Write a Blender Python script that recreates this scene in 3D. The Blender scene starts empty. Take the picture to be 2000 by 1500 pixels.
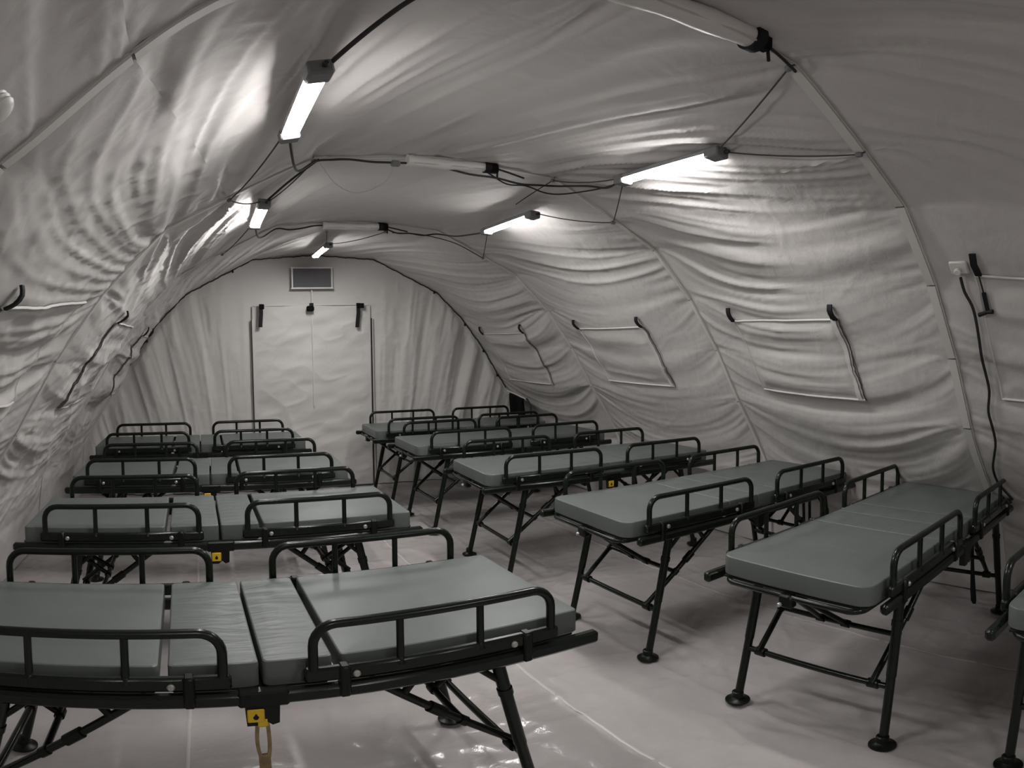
import bpy, math
import numpy as np
from mathutils import Vector, Matrix

scene = bpy.context.scene
COL = scene.collection

# ------------------------------------------------------------------ camera, world, exposure
EYE = 1.566
FLOOR = -0.045                              # groundsheet level
YAW, PITCH, ROLL, FPX = 0.4711, -0.0618, 0.0040, 1272.6


def camera_matrix():
    cy, sy = math.cos(YAW), math.sin(YAW)
    cp, sp = math.cos(PITCH), math.sin(PITCH)
    cr, sr = math.cos(ROLL), math.sin(ROLL)
    A = np.array([[cy, 0, -sy], [0, 1, 0], [sy, 0, cy]])
    B = np.array([[1, 0, 0], [0, cp, -sp], [0, sp, cp]])
    C = np.array([[cr, -sr, 0], [sr, cr, 0], [0, 0, 1]])
    R = C @ B @ A
    conv = lambda v: (v[0], v[2], v[1])
    r, u, b = conv(R[0]), conv(R[1]), conv(-R[2])
    return Matrix(((r[0], u[0], b[0], 0), (r[1], u[1], b[1], 0), (r[2], u[2], b[2], EYE), (0, 0, 0, 1)))


cam_data = bpy.data.cameras.new('camera')
cam_data.lens = 18.0
cam_data.sensor_width = 36.0
cam_data.clip_start = 0.02
cam_data.type = 'PANO'                      # the photograph is a stitched sweep
cam_data.panorama_type = 'EQUIRECTANGULAR'
cam_data.longitude_min = -1000 / FPX
cam_data.longitude_max = 1000 / FPX
cam_data.latitude_min = -750 / FPX
cam_data.latitude_max = 750 / FPX
cam = bpy.data.objects.new('camera', cam_data)
COL.objects.link(cam)
cam.matrix_world = camera_matrix()
scene.camera = cam

world = bpy.data.worlds.new('world')
scene.world = world
world.use_nodes = True
bg = world.node_tree.nodes['Background']
bg.inputs[0].default_value = (0.02, 0.02, 0.022, 1)
bg.inputs[1].default_value = 0.2

scene.view_settings.view_transform = 'Standard'
scene.view_settings.look = 'None'
scene.view_settings.gamma = 1.0
scene.view_settings.use_curve_mapping = False
scene.view_settings.exposure = 1.05
scene.cycles.max_bounces = 6
scene.cycles.diffuse_bounces = 4
scene.cycles.glossy_bounces = 2
scene.cycles.caustics_reflective = False
scene.cycles.adaptive_threshold = 0.02
LAMP_STRENGTH = 70.0

# ------------------------------------------------------------------ materials


def mat(name, color, rough=0.5, metal=0.0, spec=0.5, noise=None, bump=None, coat=0.0):
    """noise=(scale, amount) colour mottling; bump=[(scale, strength, stretch)]"""
    m = bpy.data.materials.new(name)
    m.use_nodes = True
    nt = m.node_tree
    b = nt.nodes['Principled BSDF']
    b.inputs['Base Color'].default_value = (*color, 1)
    b.inputs['Roughness'].default_value = rough
    b.inputs['Metallic'].default_value = metal
    b.inputs['Specular IOR Level'].default_value = spec
    b.inputs['Coat Weight'].default_value = coat
    tc = nt.nodes.new('ShaderNodeTexCoord')
    if noise:
        n = nt.nodes.new('ShaderNodeTexNoise')
        n.inputs['Scale'].default_value = noise[0]
        n.inputs['Detail'].default_value = 5
        nt.links.new(tc.outputs['Object'], n.inputs['Vector'])
        r = nt.nodes.new('ShaderNodeMapRange')
        r.inputs[1].default_value = 0.3
        r.inputs[2].default_value = 0.7
        r.inputs[3].default_value = 1 - noise[1]
        r.inputs[4].default_value = 1 + noise[1]
        nt.links.new(n.outputs[0], r.inputs[0])
        mx = nt.nodes.new('ShaderNodeMix')
        mx.data_type = 'RGBA'
        mx.blend_type = 'MULTIPLY'
        mx.inputs[0].default_value = 1
        mx.inputs[6].default_value = (*color, 1)
        nt.links.new(r.outputs[0], mx.inputs[7])
        nt.links.new(mx.outputs[2], b.inputs['Base Color'])
    prev = None
    for (sc, st, stretch) in (bump or []):
        mp = nt.nodes.new('ShaderNodeMapping')
        mp.inputs['Scale'].default_value = stretch
        nt.links.new(tc.outputs['Object'], mp.inputs['Vector'])
        n = nt.nodes.new('ShaderNodeTexNoise')
        n.inputs['Scale'].default_value = sc
        n.inputs['Detail'].default_value = 3
        n.inputs['Roughness'].default_value = 0.55
        n.inputs['Distortion'].default_value = 0.6
        nt.links.new(mp.outputs[0], n.inputs['Vector'])
        bp = nt.nodes.new('ShaderNodeBump')
        bp.inputs['Strength'].default_value = st
        bp.inputs['Distance'].default_value = 0.02
        nt.links.new(n.outputs[0], bp.inputs['Height'])
        if prev:
            nt.links.new(prev.outputs[0], bp.inputs['Normal'])
        prev = bp
    if prev:
        nt.links.new(prev.outputs[0], b.inputs['Normal'])
    return m


def emit_mat(name, color, strength):
    m = bpy.data.materials.new(name)
    m.use_nodes = True
    b = m.node_tree.nodes['Principled BSDF']
    b.inputs['Base Color'].default_value = (0.9, 0.9, 0.9, 1)
    b.inputs['Emission Color'].default_value = (*color, 1)
    b.inputs['Emission Strength'].default_value = strength
    return m


M = {
    'liner': mat('liner_fabric', (0.545, 0.524, 0.508), 0.62, spec=0.22, bump=[(11, 0.14, (1, 1, 1))]),
    'endcloth': mat('end_wall_fabric', (0.58, 0.565, 0.545), 0.65, spec=0.2, bump=[(11, 0.16, (1, 1, 1))]),
    'tape': mat('seam_tape', (0.60, 0.585, 0.565), 0.55, spec=0.3),
    'floor': mat('groundsheet_plastic', (0.43, 0.403, 0.393), 0.20, spec=0.6, noise=(1.3, 0.08),
                 bump=[(5, 0.35, (1, 1, 1)), (22, 0.10, (1, 1, 1))]),
    'floorseam': mat('groundsheet_seam', (0.50, 0.47, 0.458), 0.3, spec=0.5),
    'frame': mat('dark_green_paint', (0.0065, 0.0095, 0.0065), 0.24, spec=0.30, noise=(20, 0.15)),
    'frame2': mat('black_green_steel', (0.0045, 0.006, 0.0045), 0.35, spec=0.25, noise=(14, 0.2)),
    'cushion': mat('grey_green_vinyl', (0.105, 0.118, 0.111), 0.42, spec=0.4, noise=(5, 0.07),
                   bump=[(4, 0.12, (1.0, 1.0, 1))]),
    'cushion_mid': mat('grey_green_vinyl_wrinkled', (0.105, 0.118, 0.111), 0.42, spec=0.4, noise=(5, 0.07),
                       bump=[(5, 0.36, (0.8, 4.0, 1))]),
    'deck': mat('dark_canvas', (0.012, 0.014, 0.012), 0.8, spec=0.2),
    'bolt': mat('pale_bolt', (0.42, 0.42, 0.40), 0.35, metal=0.6),
    'yellow': mat('yellow_plastic', (0.62, 0.40, 0.01), 0.45),
    'amber': mat('amber_webbing', (0.20, 0.14, 0.07), 0.6, noise=(30, 0.3)),
    'black': mat('black_webbing', (0.006, 0.006, 0.007), 0.7, spec=0.3, bump=[(200, 0.1, (1, 1, 1))]),
    'cable': mat('black_cable', (0.012, 0.012, 0.013), 0.5),
    'cord': mat('grey_cord', (0.075, 0.07, 0.067), 0.8, spec=0.2),
    'whitecord': mat('white_cord', (0.50, 0.48, 0.46), 0.7, spec=0.3),
    'housing': mat('lamp_grey_plastic', (0.22, 0.22, 0.225), 0.45),
    'cap': mat('lamp_dark_cap', (0.16, 0.16, 0.165), 0.5),
    'white': mat('white_plastic', (0.66, 0.64, 0.62), 0.4),
    'sleeve': mat('translucent_white_sleeve', (0.66, 0.64, 0.62), 0.3, spec=0.5, bump=[(20, 0.1, (1, 1, 1))]),
    'grille': mat('grille_grey', (0.14, 0.137, 0.147), 0.6),
    'mesh_dark': mat('grille_dark', (0.035, 0.033, 0.036), 0.8),
    'bag': mat('black_cloth', (0.004, 0.004, 0.004), 0.9, spec=0.15, noise=(8, 0.3)),
    'lamp': emit_mat('lit_diffuser', (1.0, 0.982, 0.972), LAMP_STRENGTH),
}

# ------------------------------------------------------------------ mesh helpers


class MB:
    def __init__(self):
        self.v, self.f = [], []

    def add(self, verts, faces):
        o = len(self.v)
        self.v += [tuple(map(float, p)) for p in verts]
        self.f += [tuple(i + o for i in f) for f in faces]
        return self

    def box(self, c, s, rot=None, bev=0.0):
        hx, hy, hz = s[0] / 2, s[1] / 2, s[2] / 2
        if bev <= 0:
            V = [(x, y, z) for z in (-hz, hz) for y in (-hy, hy) for x in (-hx, hx)]
            F = [(0, 2, 3, 1), (4, 5, 7, 6), (0, 1, 5, 4), (2, 6, 7, 3), (0, 4, 6, 2), (1, 3, 7, 5)]
        else:
            b = min(bev, hx * .95, hy * .95, hz * .95)
            V, F = [], []
            ring = []
            for z, ins in ((-hz, b), (-hz + b, 0), (hz - b, 0), (hz, b)):
                r = []
                for sx, sy in ((-1, -1), (1, -1), (1, 1), (-1, 1)):
                    if sx * sy > 0:
                        pts = [(sx * (hx - ins), sy * (hy - b - ins * 0)), (sx * (hx - b), sy * (hy - ins))]
                    else:
                        pts = [(sx * (hx - b), sy * (hy - ins)), (sx * (hx - ins), sy * (hy - b))]
                    for p in pts:
                        r.append(len(V)); V.append((p[0], p[1], z))
                ring.append(r)
            # order corners consistently
            def order(r):
                return sorted(r, key=lambda i: math.atan2(V[i][1] / hy, V[i][0] / hx))
            ring = [order(r) for r in ring]
            n = 8
            for a, b2 in zip(ring[:-1], ring[1:]):
                for i in range(n):
                    F.append((a[i], a[(i + 1) % n], b2[(i + 1) % n], b2[i]))
            F.append(tuple(reversed(ring[0]))); F.append(tuple(ring[-1]))
        if rot is not None:
            V = [tuple(rot @ Vector(p)) for p in V]
        return self.add([(p[0] + c[0], p[1] + c[1], p[2] + c[2]) for p in V], F)

    def bar(self, a, b, w, h, up=(0, 0, 1), bev=0.0):
        a, b = Vector(a), Vector(b)
        d = b - a
        x = d.normalized()
        u = Vector(up)
        y = u.cross(x)
        if y.length < 1e-4:
            y = Vector((0, 1, 0)).cross(x)
        y.normalize()
        z = x.cross(y)
        rot = Matrix((x, y, z)).transposed()
        return self.box((a + b) / 2, (d.length, w, h), rot, bev)

    def tube(self, pts, r, n=10, closed=False, caps=True):
        P = [Vector(p) for p in pts]
        k = len(P)
        rs = r if hasattr(r, '__len__') else [r] * k
        T = []
        for i in range(k):
            if closed:
                d = P[(i + 1) % k] - P[i - 1]
            else:
                d = P[min(i + 1, k - 1)] - P[max(i - 1, 0)]
            T.append(d.normalized())
        ref = Vector((0, 0, 1)) if abs(T[0].z) < .9 else Vector((1, 0, 0))
        nrm = (ref - T[0] * ref.dot(T[0])).normalized()
        V, F = [], []
        for i in range(k):
            nrm = (nrm - T[i] * nrm.dot(T[i]))
            nrm.normalize()
            bn = T[i].cross(nrm)
            for j in range(n):
                a = 2 * math.pi * j / n
                V.append(P[i] + (nrm * math.cos(a) + bn * math.sin(a)) * rs[i])
        m = k if closed else k - 1
        for i in range(m):
            i2 = (i + 1) % k
            for j in range(n):
                j2 = (j + 1) % n
                F.append((i * n + j, i * n + j2, i2 * n + j2, i2 * n + j))
        if caps and not closed:
            F.append(tuple(reversed(range(n))))
            F.append(tuple(range((k - 1) * n, k * n)))
        return self.add(V, F)

    def lathe(self, prof, n=20, c=(0, 0, 0), axis=(0, 0, 1)):
        """prof: (r, h) points"""
        z = Vector(axis).normalized()
        x = (Vector((1, 0, 0)) if abs(z.x) < .9 else Vector((0, 1, 0)))
        x = (x - z * x.dot(z)).normalized()
        y = z.cross(x)
        V, F = [], []
        for (r, h) in prof:
            for j in range(n):
                a = 2 * math.pi * j / n
                V.append(Vector(c) + z * h + (x * math.cos(a) + y * math.sin(a)) * max(r, 1e-4))
        for i in range(len(prof) - 1):
            for j in range(n):
                j2 = (j + 1) % n
                F.append((i * n + j, i * n + j2, (i + 1) * n + j2, (i + 1) * n + j))
        F.append(tuple(reversed(range(n))))
        F.append(tuple(range((len(prof) - 1) * n, len(prof) * n)))
        return self.add(V, F)

    def mesh(self, name, material, smooth=True, angle=40):
        me = bpy.data.meshes.new(name)
        me.from_pydata(self.v, [], self.f)
        me.materials.append(material)
        if smooth:
            me.shade_smooth()
            me.set_sharp_from_angle(angle=math.radians(angle))
        me.update()
        return me


def obj(name, data, parent=None, **props):
    o = bpy.data.objects.new(name, data)
    COL.objects.link(o)
    if parent is not None:
        o.parent = parent
    for k, v in props.items():
        o[k] = v
    return o


def thing(name, label, category, loc=(0, 0, 0), rz=0.0, group=None, kind=None):
    o = obj(name, None)
    o.location = loc
    o.rotation_euler = (0, 0, rz)
    o.empty_display_size = 0.1
    if label:
        o['label'] = label
    if category:
        o['category'] = category
    if group:
        o['group'] = group
    if kind:
        o['kind'] = kind
    return o


def build(mb, name, material, parent=None, smooth=True, angle=40, **props):
    return obj(name, mb.mesh(name, material, smooth, angle), parent, **props)


def spline(pts, step=0.03):
    """Catmull-Rom through pts."""
    P = [np.array(p, float) for p in pts]
    P = [2 * P[0] - P[1]] + P + [2 * P[-1] - P[-2]]
    out = []
    for i in range(1, len(P) - 2):
        a, b, c, d = P[i - 1:i + 3]
        n = max(2, int(np.linalg.norm(c - b) / step))
        for k in range(n):
            t = k / n
            out.append(.5 * ((2 * b) + (c - a) * t + (2 * a - 5 * b + 4 * c - d) * t * t + (3 * b - a - 3 * c + d) * t ** 3))
    out.append(P[-2])
    return out


def sag(a, b, s=0.02, n=8):
    a, b = np.array(a, float), np.array(b, float)
    return [a + (b - a) * t - np.array([0, 0, s * 4 * t * (1 - t)]) for t in np.linspace(0, 1, n)]


# ------------------------------------------------------------------ noise
RNG = np.random.RandomState(7)
TAB = RNG.rand(256, 256) * 2 - 1


def vnoise(x, y):
    xi, yi = np.floor(x).astype(int), np.floor(y).astype(int)
    fx, fy = x - xi, y - yi
    fx = fx * fx * fx * (fx * (fx * 6 - 15) + 10)
    fy = fy * fy * fy * (fy * (fy * 6 - 15) + 10)
    g = lambda i, j: TAB[i & 255, j & 255]
    return (g(xi, yi) * (1 - fx) + g(xi + 1, yi) * fx) * (1 - fy) + (g(xi, yi + 1) * (1 - fx) + g(xi + 1, yi + 1) * fx) * fy


def ridge(x, y):
    return 1 - 2 * np.abs(vnoise(x, y)) ** 0.8


def sstep(a, b, x):
    t = np.clip((x - a) / (b - a), 0, 1)
    return t * t * (3 - 2 * t)


# ------------------------------------------------------------------ tent shell
XC = 1.244
# half cross-section of the arch, floor -> crown (offset from centre line, height)
PROF = np.array([(2.69, FLOOR), (2.63, .6), (2.44, .9), (2.258, 1.155), (2.024, 1.532), (1.759, 1.876),
                 (1.438, 2.188), (1.118, 2.345), (.686, 2.560), (0, 2.605)])
_full = np.vstack([PROF[:-1] * [-1, 1], PROF[::-1]])           # left floor -> right floor
_seg = np.linalg.norm(np.diff(_full, axis=0), axis=1)
ARC = np.concatenate([[0], np.cumsum(_seg)])
ARC -= ARC[-1] / 2                                            # arc coordinate, 0 at the crown
ARC_MAX = ARC[-1]
NP_ = len(PROF)
A_OF = {0: 0.0}
for _j, _k in ((1, 3), (2, 4), (3, 5), (4, 6), (5, 7), (6, 8)):
    A_OF[_j] = ARC[len(_full) - 1 - _k]                       # arc coordinate of joint j (right side)
_fa = np.linspace(-ARC_MAX, ARC_MAX, 1600)
_fx = np.interp(_fa, ARC, _full[:, 0])
_fz = np.interp(_fa, ARC, _full[:, 1])


def _smooth(v, w):
    k = np.hanning(w); k /= k.sum()
    p = np.concatenate([2 * v[0] - v[1:w][::-1], v, 2 * v[-1] - v[-w:-1][::-1]])
    return np.convolve(p, k, 'same')[w - 1:-(w - 1)]


_sx, _sz = _smooth(_fx, 181), _smooth(_fz, 181)
_tx, _tz = np.gradient(_sx), np.gradient(_sz)
_tl = np.hypot(_tx, _tz)
_nx, _nz = _tz / _tl, -_tx / _tl                               # inward normal (towards the inside)

# hoops: depth and sideways offset of each arch
HOOPS = [(-2.55, -0.10), (-0.60, -0.20), (1.357, -0.265), (3.280, 0.014), (5.231, 0.03), (7.207, 0.0)]


def arc_of(z, side=1):
    a = np.interp(z, PROF[:, 1], ARC[len(_full) - 1 - np.arange(NP_)])
    return side * a


CELLS = np.array(sorted([A_OF[j] for j in range(1, 7)] + [-A_OF[j] for j in range(1, 7)] + [0.0]))
CELL_LO = np.diff(np.concatenate([[CELLS[0] - 1.0], CELLS])) / 2
CELL_HI = np.diff(np.concatenate([CELLS, [CELLS[-1] + 1.0]])) / 2
JOINTS = np.array(sorted([A_OF[j] for j in range(1, 7)] + [-A_OF[j] for j in range(1, 7)]))


def liner(a, y, off=0.0, disp=True):
    """Points on the inside of the tent liner. a: arc coordinate (0 at crown, + right), y: depth, off: further inwards."""
    a, y = np.broadcast_arrays(np.asarray(a, float), np.asarray(y, float))
    ys = np.array([h[0] for h in HOOPS]); os_ = np.array([h[1] for h in HOOPS])
    b = np.clip(np.searchsorted(ys, y, 'right') - 1, 0, len(ys) - 2)
    ln = ys[b + 1] - ys[b]
    t = np.clip((y - ys[b]) / ln, 0, 1)
    q = 4 * t * (1 - t)
    px_, pz = np.interp(a, _fa, _fx), np.interp(a, _fa, _fz)
    qx, qz = np.interp(a, _fa, _sx), np.interp(a, _fa, _sz)
    nx, nz = np.interp(a, _fa, _nx), np.interp(a, _fa, _nz)
    x = px_ * (1 - q) + qx * q
    z = pz * (1 - q) + qz * q
    z = np.where(pz < .2, pz, z)
    o = os_[b] * (1 - t) + os_[b + 1] * t
    x = x + XC + o * sstep(.1, 1.1, z)
    d = np.zeros_like(x)
    if disp:
        sgn = np.sign(a)
        wall = sstep(.9, 2.2, np.abs(a))
        left = sstep(.3, 1.3, -a)
        dist = np.minimum(t, 1 - t) * ln
        env = 1 - np.exp(-(dist / .10) ** 1.3)
        bb = b * 13.7
        # every fold runs from arch to arch and gathers at the joints
        jn = np.argmin(np.abs(a[..., None] - CELLS), -1)
        aj = CELLS[jn]
        da = a - aj
        half = np.where(da < 0, CELL_LO[jn], CELL_HI[jn])
        u = np.abs(da) / half
        pw = 1 - .52 * np.exp(-(dist / .34))
        ph = aj + np.sign(da) * half * np.where(u > 1, u, np.minimum(u, 1) ** pw)
        # swags hang lower in the middle of a bay
        ph = ph - sgn * wall * (.20 - .10 * left) * q + (1 - wall) * .85 * (t - .5)
        ph = ph + .035 * vnoise(a * 1.1 + 5, y * .9) + .02 * left * vnoise(a * 2.1 + 9, y * 1.6 + 4)
        amp = .80 + .50 * left
        amp = amp * (.75 + .5 * vnoise(a * .8 + 2, y * .8 + bb))
        tt = t * .45 + bb
        d += amp * .008 * vnoise(ph * 2.6 + bb, tt)
        d += amp * .017 * vnoise(ph * 7.2 + bb + 17, tt + 4)
        d += amp * .012 * ridge(ph * 8.0 + bb + 31, tt * 1.0 + 3) * (.7 + .6 * vnoise(ph * 2 + 3, t * 2 + bb))
        mk = np.clip(.55 + 1.1 * vnoise(ph * 1.7 + 90, y * 1.5 + 33), .05, 1.3)
        d += amp * mk * .0085 * ridge(ph * 15 + bb + 57, t * .8 + bb)
        d += amp * mk * .0036 * ridge(ph * 30 + bb + 11, t * 1.8 + bb)
        low = left * sstep(1.3, 2.2, -a)
        d += low * (.010 * ridge(a * 3.2 + y * 2.1 + 12, y * 1.5 - a * 1.2) + .007 * ridge(a * 4.4 - y * 3.4 + 5, y * 1.9 + a))
        d = d * env
        # short gathers beside the arches
        g = np.exp(-(dist / .16)) * (1 - np.exp(-dist / .035))
        d += g * (.0075 * ridge(ph * 15 + bb + 7, t * .8 + bb) + .004 * ridge(ph * 33 + bb, t + bb))
        # crumple
        d += (.0016 * vnoise(a * 13 + 3, y * 11 + 8) + .0013 * ridge(a * 17 + y * 6 + 40, y * 15 - a * 5 + 3)) * env * (.6 + 1.1 * left)
        n = vnoise(ph * 3.3 + 1.4 * vnoise(y * 2 + 8, a * 2) + 70, y * 2.2 + 12)
        d += (.0020 + .0045 * left) * np.exp(-np.abs(n) / .07) * env
        # slack between arches
        d += (.012 + .022 * wall) * q
        d *= sstep(.05, .7, z) * .85 + .15
    d = d + off
    x = x + nx * d
    z = np.maximum(z + nz * d, FLOOR)
    # the nearest arch leans and droops on its left side
    hat = np.clip(1 - np.abs(y - HOOPS[2][0]) / 1.94, 0, 1)
    y = y + .13 * hat * sstep(-.2, 1.2, -a)
    z = z - .15 * hat * sstep(A_OF[5] - .25, A_OF[4] + .05, -a) * (1 - sstep(A_OF[3], A_OF[2], -a))
    return np.stack([x, y, z], -1)


def joint(h, j, side, off=0.02):
    """Joint point j on arch h (0 = nearest arch in view)."""
    y = HOOPS[h + 2][0]
    return liner(side * A_OF[j], y, off, disp=False)


def grid_mesh(name, P, material, flip=False):
    nu, nv = P.shape[:2]
    idx = np.arange(nu * nv).reshape(nu, nv)
    q = np.stack([idx[:-1, :-1], idx[1:, :-1], idx[1:, 1:], idx[:-1, 1:]], -1).reshape(-1, 4)
    if flip:
        q = q[:, ::-1]
    me = bpy.data.meshes.new(name)
    V = np.ascontiguousarray(P.reshape(-1, 3), dtype=np.float32)
    me.vertices.add(len(V)); me.vertices.foreach_set('co', V.ravel())
    me.loops.add(len(q) * 4); me.loops.foreach_set('vertex_index', np.ascontiguousarray(q.ravel(), dtype=np.int32))
    me.polygons.add(len(q))
    me.polygons.foreach_set('loop_start', np.arange(0, len(q) * 4, 4, dtype=np.int32))
    me.polygons.foreach_set('loop_total', np.full(len(q), 4, dtype=np.int32))
    me.update(calc_edges=True)
    me.materials.append(material)
    me.shade_smooth()
    return me


def liner_part(parent, a0, a1, y0, y1, step):
    na = max(3, int((a1 - a0) / step) + 1)
    ny = max(3, int((y1 - y0) / step) + 1)
    A, Y = np.meshgrid(np.linspace(a0, a1, na), np.linspace(y0, y1, ny), indexing='ij')
    Y = np.clip(Y, y0 + 1e-5, y1 - 1e-5)
    return obj('liner_panel', grid_mesh('liner_panel', liner(A, Y), M['liner']), parent)


shell = {}
for nm, lab in (('wall_left', 'creased white tent liner wall behind the left row of beds'),
                ('wall_right', 'creased white tent liner wall behind the right row of beds'),
                ('ceiling', 'white tent liner ceiling hung between the arches')):
    shell[nm] = thing(nm, lab, None, kind='structure')
A5 = A_OF[5]
for i in range(len(HOOPS) - 1):
    y0, y1 = HOOPS[i][0], HOOPS[i + 1][0]
    st = .05 if i == 0 else .0135
    liner_part(shell['wall_left'], -ARC_MAX, -A5, y0, y1, st)
    liner_part(shell['ceiling'], -A5, A5, y0, y1, st)
    liner_part(shell['wall_right'], A5, ARC_MAX, y0, y1, st)


# seam tapes over the arches
def seam_tape(h, n):
    y = HOOPS[h][0]
    root = thing('trim_%d' % n, None, None, kind='structure')
    root['label'] = ['pale seam tape over the nearest tent arch', 'pale seam tape over the second tent arch',
                     'pale seam tape over the third tent arch', 'pale seam tape where the end wall meets the arch'][n - 1]
    w = .026 if n == 1 else .014
    stops = [-ARC_MAX + .02] + list(JOINTS) + [ARC_MAX - .02]
    k = JOINTS.searchsorted(0)
    for a0, a1 in zip(stops[:-1], stops[1:]):
        aa = np.linspace(a0 + .004, a1 - .004, 8)
        mb = MB()
        for sgn, oo in ((-1, .010), (1, .007)):
            pass
        V = []
        for a in aa:
            p = liner(a, y, 0.0, disp=False)
            c = liner(a, y, .012, disp=False)
            for (yy, base) in ((-w, p), (-w * .8, c), (w * .8, c), (w, p)):
                V.append((base[0], base[1] + yy, base[2]))
        F = []
        for i in range(len(aa) - 1):
            for j in range(3):
                F.append((i * 4 + j, i * 4 + j + 1, (i + 1) * 4 + j + 1, (i + 1) * 4 + j))
        mb.add(V, F)
        build(mb, 'tape_strip', M['tape'], root, angle=30)
    mb = MB()
    aa = np.linspace(-ARC_MAX + .05, ARC_MAX - .05, 140)
    mb.tube([liner(a, y - w - .004, .010, disp=False) for a in aa], .0028, 6)
    build(mb, 'piping', M['whitecord'], root)
    return root


for n, h in enumerate((2, 3, 4, 5)):
    seam_tape(h, n + 1)

# floor -------------------------------------------------------------
fx0, fx1, fy0, fy1 = XC - 2.85, XC + 2.85, -2.7, 7.5
nx_, ny_ = int((fx1 - fx0) / .018), int((fy1 - fy0) / .018)
GX, GY = np.meshgrid(np.linspace(fx0, fx1, nx_), np.linspace(fy0, fy1, ny_), indexing='ij')


def floor_z(x, y):
    z = .006 * vnoise(x * 1.7 + 3, y * 1.7 + 9) + .005 * ridge(x * 2.3 + .8 * y + 20, y * 2.6 - .5 * x + 4)
    z = z + .0042 * ridge(x * 6 + 1.5 * y + 7, y * 4.5 + 2)
    z = z + .0030 * ridge(x * 12 - 4 * y, y * 11 + 3 * x) * np.clip(.35 + 1.3 * vnoise(x * 1.3 + 50, y * 1.3), 0, 1)
    for f, w_, h_ in ((2.2, .05, .0075), (4.3, .07, .0055), (8.0, .10, .0030)):
        n = vnoise(x * f + 1.2 * vnoise(y * 1.5 + f, x * 1.5) + f, y * f * .9 + 3 * f)
        z = z + h_ * np.exp(-np.abs(n) / w_) * np.clip(.5 + 1.2 * vnoise(x * .9 + f, y * .9 + 30), 0, 1)
    wav = .02 * vnoise(y * 1.2, x * .3)
    for cx, hgt in ((-.10, .004), (1.40, .004), (1.95, .008), (2.9, .004)):
        z = z + hgt * np.exp(-((x - cx - wav) / .018) ** 2)
    for cy, hgt in ((2.10, .004), (3.7, .004), (5.2, .003), (.55, .004)):
        z = z + hgt * np.exp(-((y - cy - .02 * vnoise(x * 1.1, y)) / .02) ** 2)
    return z - .012 + FLOOR


fl = obj('floor', grid_mesh('floor', np.stack([GX, GY, floor_z(GX, GY)], -1), M['floor']), None, kind='structure',
         label='grey creased plastic groundsheet covering the tent floor')
for sx in (-.10, 1.40, 2.90):
    mb = MB()
    yy = np.linspace(-2.5, 7.15, 160)
    V, F = [], []
    for y in yy:
        for dx, dz in ((-.008, .0002), (-.005, .0016), (.005, .0016), (.008, .0002)):
            xx = sx + dx + .02 * float(vnoise(np.array(y * 1.2), np.array(sx * .3)))
            V.append((xx, y, float(floor_z(np.array(xx), np.array(y))) + dz))
    for i in range(len(yy) - 1):
        for j in range(3):
            F.append((i * 4 + j, i * 4 + j + 1, (i + 1) * 4 + j + 1, (i + 1) * 4 + j))
    mb.add(V, F)
    build(mb, 'groundsheet_seam', M['floorseam'], fl)


# end walls ---------------------------------------------------------
def half_width(z):
    return np.interp(z, PROF[:, 1], PROF[:, 0])


def top_z(dx):
    return np.interp(np.abs(dx), PROF[::-1, 0], PROF[::-1, 1])


DOOR_X0, DOOR_X1, DOOR_Z = .525, 1.885, 2.03


def end_disp(x, z):
    side = np.where(x < (DOOR_X0 + DOOR_X1) / 2, -1., 1.)
    edge = np.where(side < 0, DOOR_X0 - x, x - DOOR_X1)
    out = sstep(-.05, .25, edge)
    xp = x - side * (z - .9) * .22 * np.clip(edge, 0, 1.2)
    d = out * (.034 * vnoise(xp * 3.1 + 4, z * .55 + 2) + .034 * vnoise(xp * 7.0 + 9, z * .7 + 5) + .014 * ridge(xp * 10 + 60, z * .9) + .006 * ridge(xp * 22 + 6, z * 1.6))
    d = d * (1 - .6 * sstep(1.6, 2.5, z))
    inn = 1 - out
    d = d + inn * (.003 * vnoise(x * 1.8 + 2 * z, z * 5.5) - .012)
    d = d + .0022 * vnoise(x * 15, z * 14) + .001 * ridge(x * 22, z * 20 + 4)
    d = d + .02 * np.sin(np.clip((z - .2) / 2.2, 0, 1) * np.pi) * out
    return d


def end_wall(name, y, facing, label, step, full=True):
    nx2 = int(2 * PROF[0, 0] / step)
    nz2 = int(2.6 / step)
    U, Vv = np.meshgrid(np.linspace(-1, 1, nx2), np.linspace(0, 1, nz2), indexing='ij')
    dx = np.sign(U) * (1 - (1 - np.abs(U)) ** 1.15) * PROF[0, 0]
    Z = FLOOR + Vv * (np.maximum(top_z(dx), FLOOR) - FLOOR)
    X = XC + dx
    fade = sstep(0, .12, (half_width(Z) - np.abs(dx)))
    D = end_disp(X, Z) * fade if full else X * 0
    Y = y - facing * (D + .004)
    o = obj(name, grid_mesh(name, np.stack([X, Y, Z], -1), M['endcloth']), None, kind='structure', label=label)
    return o


WB = end_wall('wall_back', 7.207, 1, 'white fabric end wall with draped vertical folds and a door panel', .013)
end_wall('wall_front', -2.55, -1, 'plain white fabric end wall behind the camera', .1, False)

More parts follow.
